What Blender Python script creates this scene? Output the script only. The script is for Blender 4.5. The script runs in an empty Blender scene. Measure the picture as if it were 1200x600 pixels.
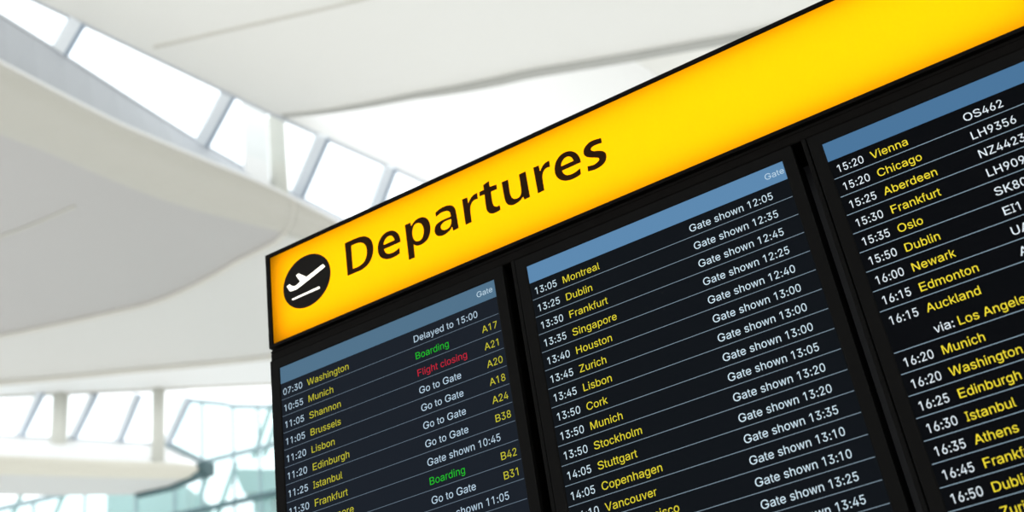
# An airport departures board under a white hall ceiling. All lengths in metres, z up, board faces -y.
import bpy, bmesh, math, json
from mathutils import Vector, Matrix

D = json.loads('''{"CAM":[1.5891,-2.0287,1.6],"Z0":2.9606,"ROT":[[0.860129,0.360586,0.360771],[0.490243,-0.389094,-0.779915],[-0.140852,0.847693,-0.511446]],"F":1410.28,"PAN":[[0.0619,2.4327,-0.2861,-0.4595],[2.837,2.414,-0.2935,-0.4673],[5.5948,2.414,-0.293,-0.4799]],"H":0.17233,"LETTERS":[[[[0.932,0.7776,1],[0.9919,0.7784,0],[1.0542,0.7781,0],[1.1227,0.7723,0],[1.1825,0.7503,0],[1.2324,0.7019,0],[1.2573,0.6369,0],[1.2588,0.5573,0],[1.2306,0.478,0],[1.1779,0.4223,0],[1.1078,0.3973,0],[1.0331,0.3973,0],[0.9853,0.3964,0],[0.9348,0.3967,1]],[[1.007,0.7145,1],[1.0417,0.7168,0],[1.0761,0.7152,0],[1.1229,0.7016,0],[1.161,0.6692,0],[1.1795,0.6203,0],[1.179,0.5587,0],[1.1583,0.4995,0],[1.1237,0.4646,0],[1.0748,0.45,0],[1.038,0.4498,0],[1.004,0.4523,1]]],[[[1.5755,0.5161,1],[1.5722,0.5684,0],[1.5543,0.6221,0],[1.519,0.6652,0],[1.4721,0.6897,0],[1.4144,0.6913,0],[1.3645,0.6655,0],[1.3256,0.6165,0],[1.3083,0.5531,0],[1.3125,0.4887,0],[1.3405,0.4352,0],[1.3899,0.3975,0],[1.4507,0.3821,0],[1.5145,0.3846,0],[1.5528,0.3966,1],[1.5559,0.4597,1],[1.5009,0.4407,0],[1.4542,0.4386,0],[1.4155,0.45,0],[1.3916,0.4757,0],[1.3796,0.5147,1]],[[1.3782,0.5649,1],[1.3944,0.6038,0],[1.4283,0.6324,0],[1.4647,0.6337,0],[1.4941,0.609,0],[1.508,0.565,1]]],[[[1.6407,0.68,1],[1.7071,0.6809,1],[1.7102,0.64,1],[1.7568,0.6771,0],[1.8068,0.6877,0],[1.8516,0.6782,0],[1.8897,0.648,0],[1.9134,0.5982,0],[1.9199,0.5368,0],[1.9097,0.4766,0],[1.8779,0.4197,0],[1.8292,0.3921,0],[1.7769,0.389,0],[1.7394,0.4013,0],[1.7147,0.4236,1],[1.7118,0.2802,1],[1.6429,0.2802,1]],[[1.7181,0.5737,0],[1.7321,0.6133,0],[1.7545,0.6361,0],[1.7875,0.6372,0],[1.8204,0.6161,0],[1.8386,0.5728,0],[1.8399,0.5202,0],[1.8264,0.4743,0],[1.8034,0.4457,0],[1.7702,0.4408,0],[1.7392,0.4542,0],[1.721,0.488,0],[1.7142,0.5298,0]]],[[[2.2191,0.3905,1],[2.1564,0.3862,1],[2.1513,0.432,1],[2.1127,0.4003,0],[2.0597,0.3852,0],[2.0093,0.3906,0],[1.9741,0.4162,0],[1.9578,0.4594,0],[1.9649,0.504,0],[1.9897,0.5357,0],[2.0432,0.5508,0],[2.1012,0.5522,0],[2.151,0.5506,1],[2.1489,0.5918,0],[2.1322,0.6202,0],[2.0955,0.6341,0],[2.0478,0.6347,0],[1.9924,0.6165,1],[1.991,0.6655,1],[2.0482,0.6869,0],[2.1196,0.6887,0],[2.1771,0.6665,0],[2.2069,0.6229,0],[2.2149,0.5608,0]],[[2.152,0.5205,1],[2.1167,0.5245,0],[2.0689,0.5213,0],[2.0366,0.5007,0],[2.0322,0.4678,0],[2.0544,0.4414,0],[2.0943,0.434,0],[2.1268,0.4479,0],[2.1451,0.4797,0]]],[[[2.2943,0.681,1],[2.3549,0.678,1],[2.3553,0.6101,1],[2.3895,0.6543,0],[2.4269,0.6763,0],[2.4654,0.6807,1],[2.4627,0.6116,1],[2.424,0.6138,0],[2.3922,0.5946,0],[2.3725,0.5543,0],[2.366,0.4928,0],[2.3641,0.3938,1],[2.2946,0.3903,1]]],[[[2.5378,0.7347,1],[2.6057,0.7515,1],[2.6041,0.6842,1],[2.6779,0.6771,1],[2.6745,0.6241,1],[2.6085,0.6236,1],[2.6069,0.5571,0],[2.6078,0.4988,0],[2.6168,0.4614,0],[2.6399,0.4432,0],[2.6755,0.4424,1],[2.6771,0.3908,1],[2.6379,0.3831,0],[2.5927,0.3857,0],[2.5565,0.4071,0],[2.5356,0.4484,0],[2.5319,0.5141,0],[2.5364,0.6258,1],[2.4842,0.629,1],[2.4864,0.6775,1],[2.5369,0.6789,1]]],[[[2.7311,0.6757,1],[2.8025,0.6734,1],[2.7994,0.5712,0],[2.8007,0.5039,0],[2.8123,0.4627,0],[2.8343,0.4412,0],[2.8696,0.4339,0],[2.8965,0.4495,0],[2.9124,0.4868,0],[2.9168,0.5488,0],[2.9187,0.677,1],[2.992,0.6773,1],[2.9913,0.3894,1],[2.9294,0.3862,1],[2.9235,0.4231,1],[2.8876,0.3965,0],[2.8393,0.3831,0],[2.7948,0.3856,0],[2.7575,0.4114,0],[2.7388,0.4543,0],[2.7329,0.5249,0]]],[[[3.0726,0.681,1],[3.1332,0.678,1],[3.1336,0.6101,1],[3.1678,0.6543,0],[3.2052,0.6763,0],[3.2437,0.6807,1],[3.241,0.6116,1],[3.2023,0.6138,0],[3.1705,0.5946,0],[3.1508,0.5543,0],[3.1443,0.4928,0],[3.1424,0.3938,1],[3.0729,0.3903,1]]],[[[3.5437,0.5161,1],[3.5404,0.5684,0],[3.5225,0.6221,0],[3.4872,0.6652,0],[3.4403,0.6897,0],[3.3826,0.6913,0],[3.3327,0.6655,0],[3.2938,0.6165,0],[3.2765,0.5531,0],[3.2807,0.4887,0],[3.3087,0.4352,0],[3.3581,0.3975,0],[3.4189,0.3821,0],[3.4827,0.3846,0],[3.521,0.3966,1],[3.5241,0.4597,1],[3.4691,0.4407,0],[3.4224,0.4386,0],[3.3837,0.45,0],[3.3598,0.4757,0],[3.3478,0.5147,1]],[[3.3464,0.5649,1],[3.3626,0.6038,0],[3.3965,0.6324,0],[3.4329,0.6337,0],[3.4623,0.609,0],[3.4762,0.565,1]]],[[[3.7792,0.6738,1],[3.7775,0.6194,1],[3.7347,0.6251,0],[3.6942,0.6258,0],[3.6689,0.6151,0],[3.6618,0.5968,0],[3.6806,0.5748,0],[3.7214,0.5588,0],[3.765,0.5349,0],[3.7901,0.4999,0],[3.7907,0.4579,0],[3.7709,0.4171,0],[3.7336,0.391,0],[3.6797,0.3792,0],[3.6343,0.382,0],[3.5899,0.3906,1],[3.5952,0.4472,1],[3.6281,0.4378,0],[3.6679,0.4351,0],[3.6987,0.4455,0],[3.717,0.462,0],[3.7118,0.4821,0],[3.6862,0.4983,0],[3.6337,0.525,0],[3.5988,0.5546,0],[3.5846,0.5896,0],[3.5926,0.6306,0],[3.6198,0.6623,0],[3.6652,0.6851,0],[3.7234,0.6847,0]]]],"PLANE":[[0.1985,0.5785,1],[0.2379,0.5864,1],[0.2553,0.5633,0],[0.297,0.541,0],[0.3361,0.5488,0],[0.3673,0.5678,1],[0.3212,0.6547,1],[0.3521,0.6659,1],[0.4362,0.5964,0],[0.4527,0.587,0],[0.638,0.6439,0],[0.6629,0.6374,0],[0.674,0.6168,0],[0.6531,0.6004,0],[0.3446,0.503,0],[0.2872,0.4987,0],[0.2515,0.5,0],[0.2334,0.51,1]],"LINE":[[0.2561,0.41,1],[0.5931,0.4174,1],[0.6017,0.4009,1],[0.5982,0.3919,1],[0.2664,0.3902,1],[0.2554,0.3985,1]],"DISC":[0.4441,0.5442,0.2945],"UP_A":[[-5.939,2.284,10.2],[-5.607,3.751,10.2],[-4.992,6.539,10.2]],"UP_C":[[-4.922,6.617,10.2],[-4.647,6.787,10.2],[-4.346,6.94,10.2],[-3.99,7.099,10.2],[-3.625,7.246,10.2],[-3.361,7.368,10.2],[-3.096,7.49,10.2],[-2.733,7.636,10.2],[-2.364,7.768,10.2],[-1.837,8.011,10.2],[-1.31,8.255,10.2],[-0.777,8.484,10.2],[-0.156,8.75,10.2],[0.491,8.93,10.2],[1.14,9.067,10.2],[1.967,9.187,10.2]],"SEAM1":[[-5.214,4.922,10.2],[-4.279,5.265,10.2],[-3.353,5.604,10.2],[-2.332,5.931,10.2]],"HEAD1":[[-5.939,2.284,10.2],[-5.607,3.751,10.2],[-4.992,6.539,10.2],[-4.49,8.534,10.2],[-3.895,11.022,10.2]],"SILL1":[[-5.772,2.204,9.9],[-5.768,2.962,9.9],[-5.744,3.5,9.9],[-5.722,4.032,9.9],[-5.722,4.318,9.9],[-5.715,4.733,9.9],[-5.709,5.197,9.9],[-5.698,5.684,9.9],[-5.684,6.131,9.9],[-5.615,6.977,9.9],[-5.426,8.36,9.9],[-5.196,9.942,9.9]],"MUL1":[[[-5.526,4.192,10.2],[-5.725,4.171,9.9]],[[-5.143,5.95,10.2],[-5.684,6.131,9.9]],[[-4.8,7.191,10.2],[-5.5,7.582,9.9]],[[-4.552,8.198,10.2],[-5.326,8.762,9.9]]],"COL1":[-5.409,7.135,10.7],"PANEL1":[[-5.49,6.647,10.85],[-5.417,6.973,10.85]],"SEAM3":[[-7.877,4.794,8.8],[-7.28,4.923,8.8],[-6.806,4.989,8.8],[-6.332,5.022,8.8]],"NOSE1":[[-6.186,2.59,8.8,0.983,-0.185,0.42],[-6.078,3.165,8.8,0.984,-0.176,0.363],[-5.97,3.797,8.8,0.981,-0.192,0.34],[-5.867,4.243,8.8,0.982,-0.19,0.318],[-5.77,4.835,8.8,0.983,-0.181,0.31],[-5.654,5.403,8.8,0.969,-0.247,0.311],[-5.509,5.86,8.8,0.942,-0.337,0.296],[-5.346,6.262,8.8,0.923,-0.385,0.273],[-5.189,6.625,8.8,0.913,-0.407,0.241],[-5.063,6.899,8.8,0.935,-0.353,0.201],[-4.991,7.15,8.8,0.965,-0.263,0.184],[-4.846,7.694,8.8,0.977,-0.213,0.147],[-4.725,8.37,8.8,0.987,-0.158,0.12],[-4.566,9.442,8.8,0.989,-0.147,0.089]],"JOINT":[[-5.297,6.87,8.8],[-5.567,6.881,8.8],[-5.842,6.892,8.8],[-6.145,6.931,8.8],[-6.442,6.957,8.8],[-6.686,6.961,8.8],[-6.913,6.957,8.8],[-7.21,6.915,8.8],[-7.461,6.836,8.8],[-8.0,6.646,8.8],[-8.894,6.31,8.8],[-9.601,5.956,8.8],[-10.306,5.603,8.8]],"DEDGE":[[-11.171,6.235,8.8],[-10.52,6.683,8.8],[-9.858,7.139,8.8],[-9.186,7.602,8.8],[-8.486,8.055,8.8],[-7.793,8.532,8.8],[-7.112,8.96,8.8],[-6.133,9.552,8.8],[-4.806,10.354,8.8]],"DE0":[[-11.697,6.56,9.2],[-10.342,7.518,9.2],[-8.924,8.491,9.2],[-7.469,9.417,9.2],[-6.445,10.035,9.2],[-5.058,10.871,9.2]],"EEDGE":[[-12.025,6.8,9.2],[-10.767,7.883,9.2],[-9.444,9.021,9.2],[-8.093,10.176,9.2],[-7.118,10.963,9.2],[-5.77,12.052,9.2]],"HEADF":[[-12.025,6.8,9.2],[-10.767,7.883,9.2],[-9.878,8.657,9.2],[-8.949,9.467,9.2]],"SILLF":[[-11.571,6.557,8.6],[-10.704,7.885,8.6],[-10.192,8.628,8.6],[-9.53,9.64,8.6]],"MULF":[[[-10.379,8.22,9.2],[-10.566,8.081,8.6]],[[-9.911,8.719,9.2],[-10.172,8.609,8.6]],[[-9.522,9.133,9.2],[-9.843,9.11,8.6]],[[-9.136,9.704,9.2],[-9.507,9.666,8.6]],[[-10.93,7.747,9.2],[-10.953,7.483,8.6]]],"COLF":[[-10.225,8.422,9.2],[-9.243,9.233,9.2]],"NOSEF":[[-11.052,6.296,7.8],[-10.623,6.887,7.8],[-10.175,7.505,7.8],[-9.739,8.111,7.8],[-9.284,8.744,7.8],[-8.963,9.175,7.8],[-8.79,9.336,7.8],[-8.688,9.368,7.8]],"SOFF":[[-11.553,6.662,7.8],[-10.69,7.948,7.8],[-10.326,8.444,7.8],[-9.634,9.251,7.8],[-9.167,9.392,7.8],[-8.58,9.362,7.8]],"KERBF":[[-9.53,9.64,8.6],[-9.659,10.608,8.6]],"CW_DIR":[0.9455,0.3256,0.0],"CW_O":[-13.838,16.356,1.6],"CW_N":[-0.3256,0.9455,0.0],"CW_head":[[-1.148,13.203],[-0.323,12.937],[-0.077,12.823],[1.052,12.551]],"CW_trans":[[-0.796,11.693],[0.177,11.733],[1.015,11.762]],"CW_vert":[[-0.845,12.537],[-0.116,11.988],[0.442,11.867],[-1.414,10.941],[-2.253,11.021],[-3.388,11.254],[-4.544,11.492]],"CW_low":[[-0.77,10.662],[0.965,10.706]],"CW_low2":[[-5.33,11.71],[-4.173,11.699],[-5.318,11.556]],"CW_bld":[[-0.666,11.57],[0.886,10.962],[0.871,10.616],[-0.488,11.082]],"CW_bcol":[[-0.353,11.353],[0.071,11.264],[0.048,10.458]],"CW_corner":[[-5.35,11.943],[1.064,12.807],[-5.318,11.556]]}''')
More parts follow.
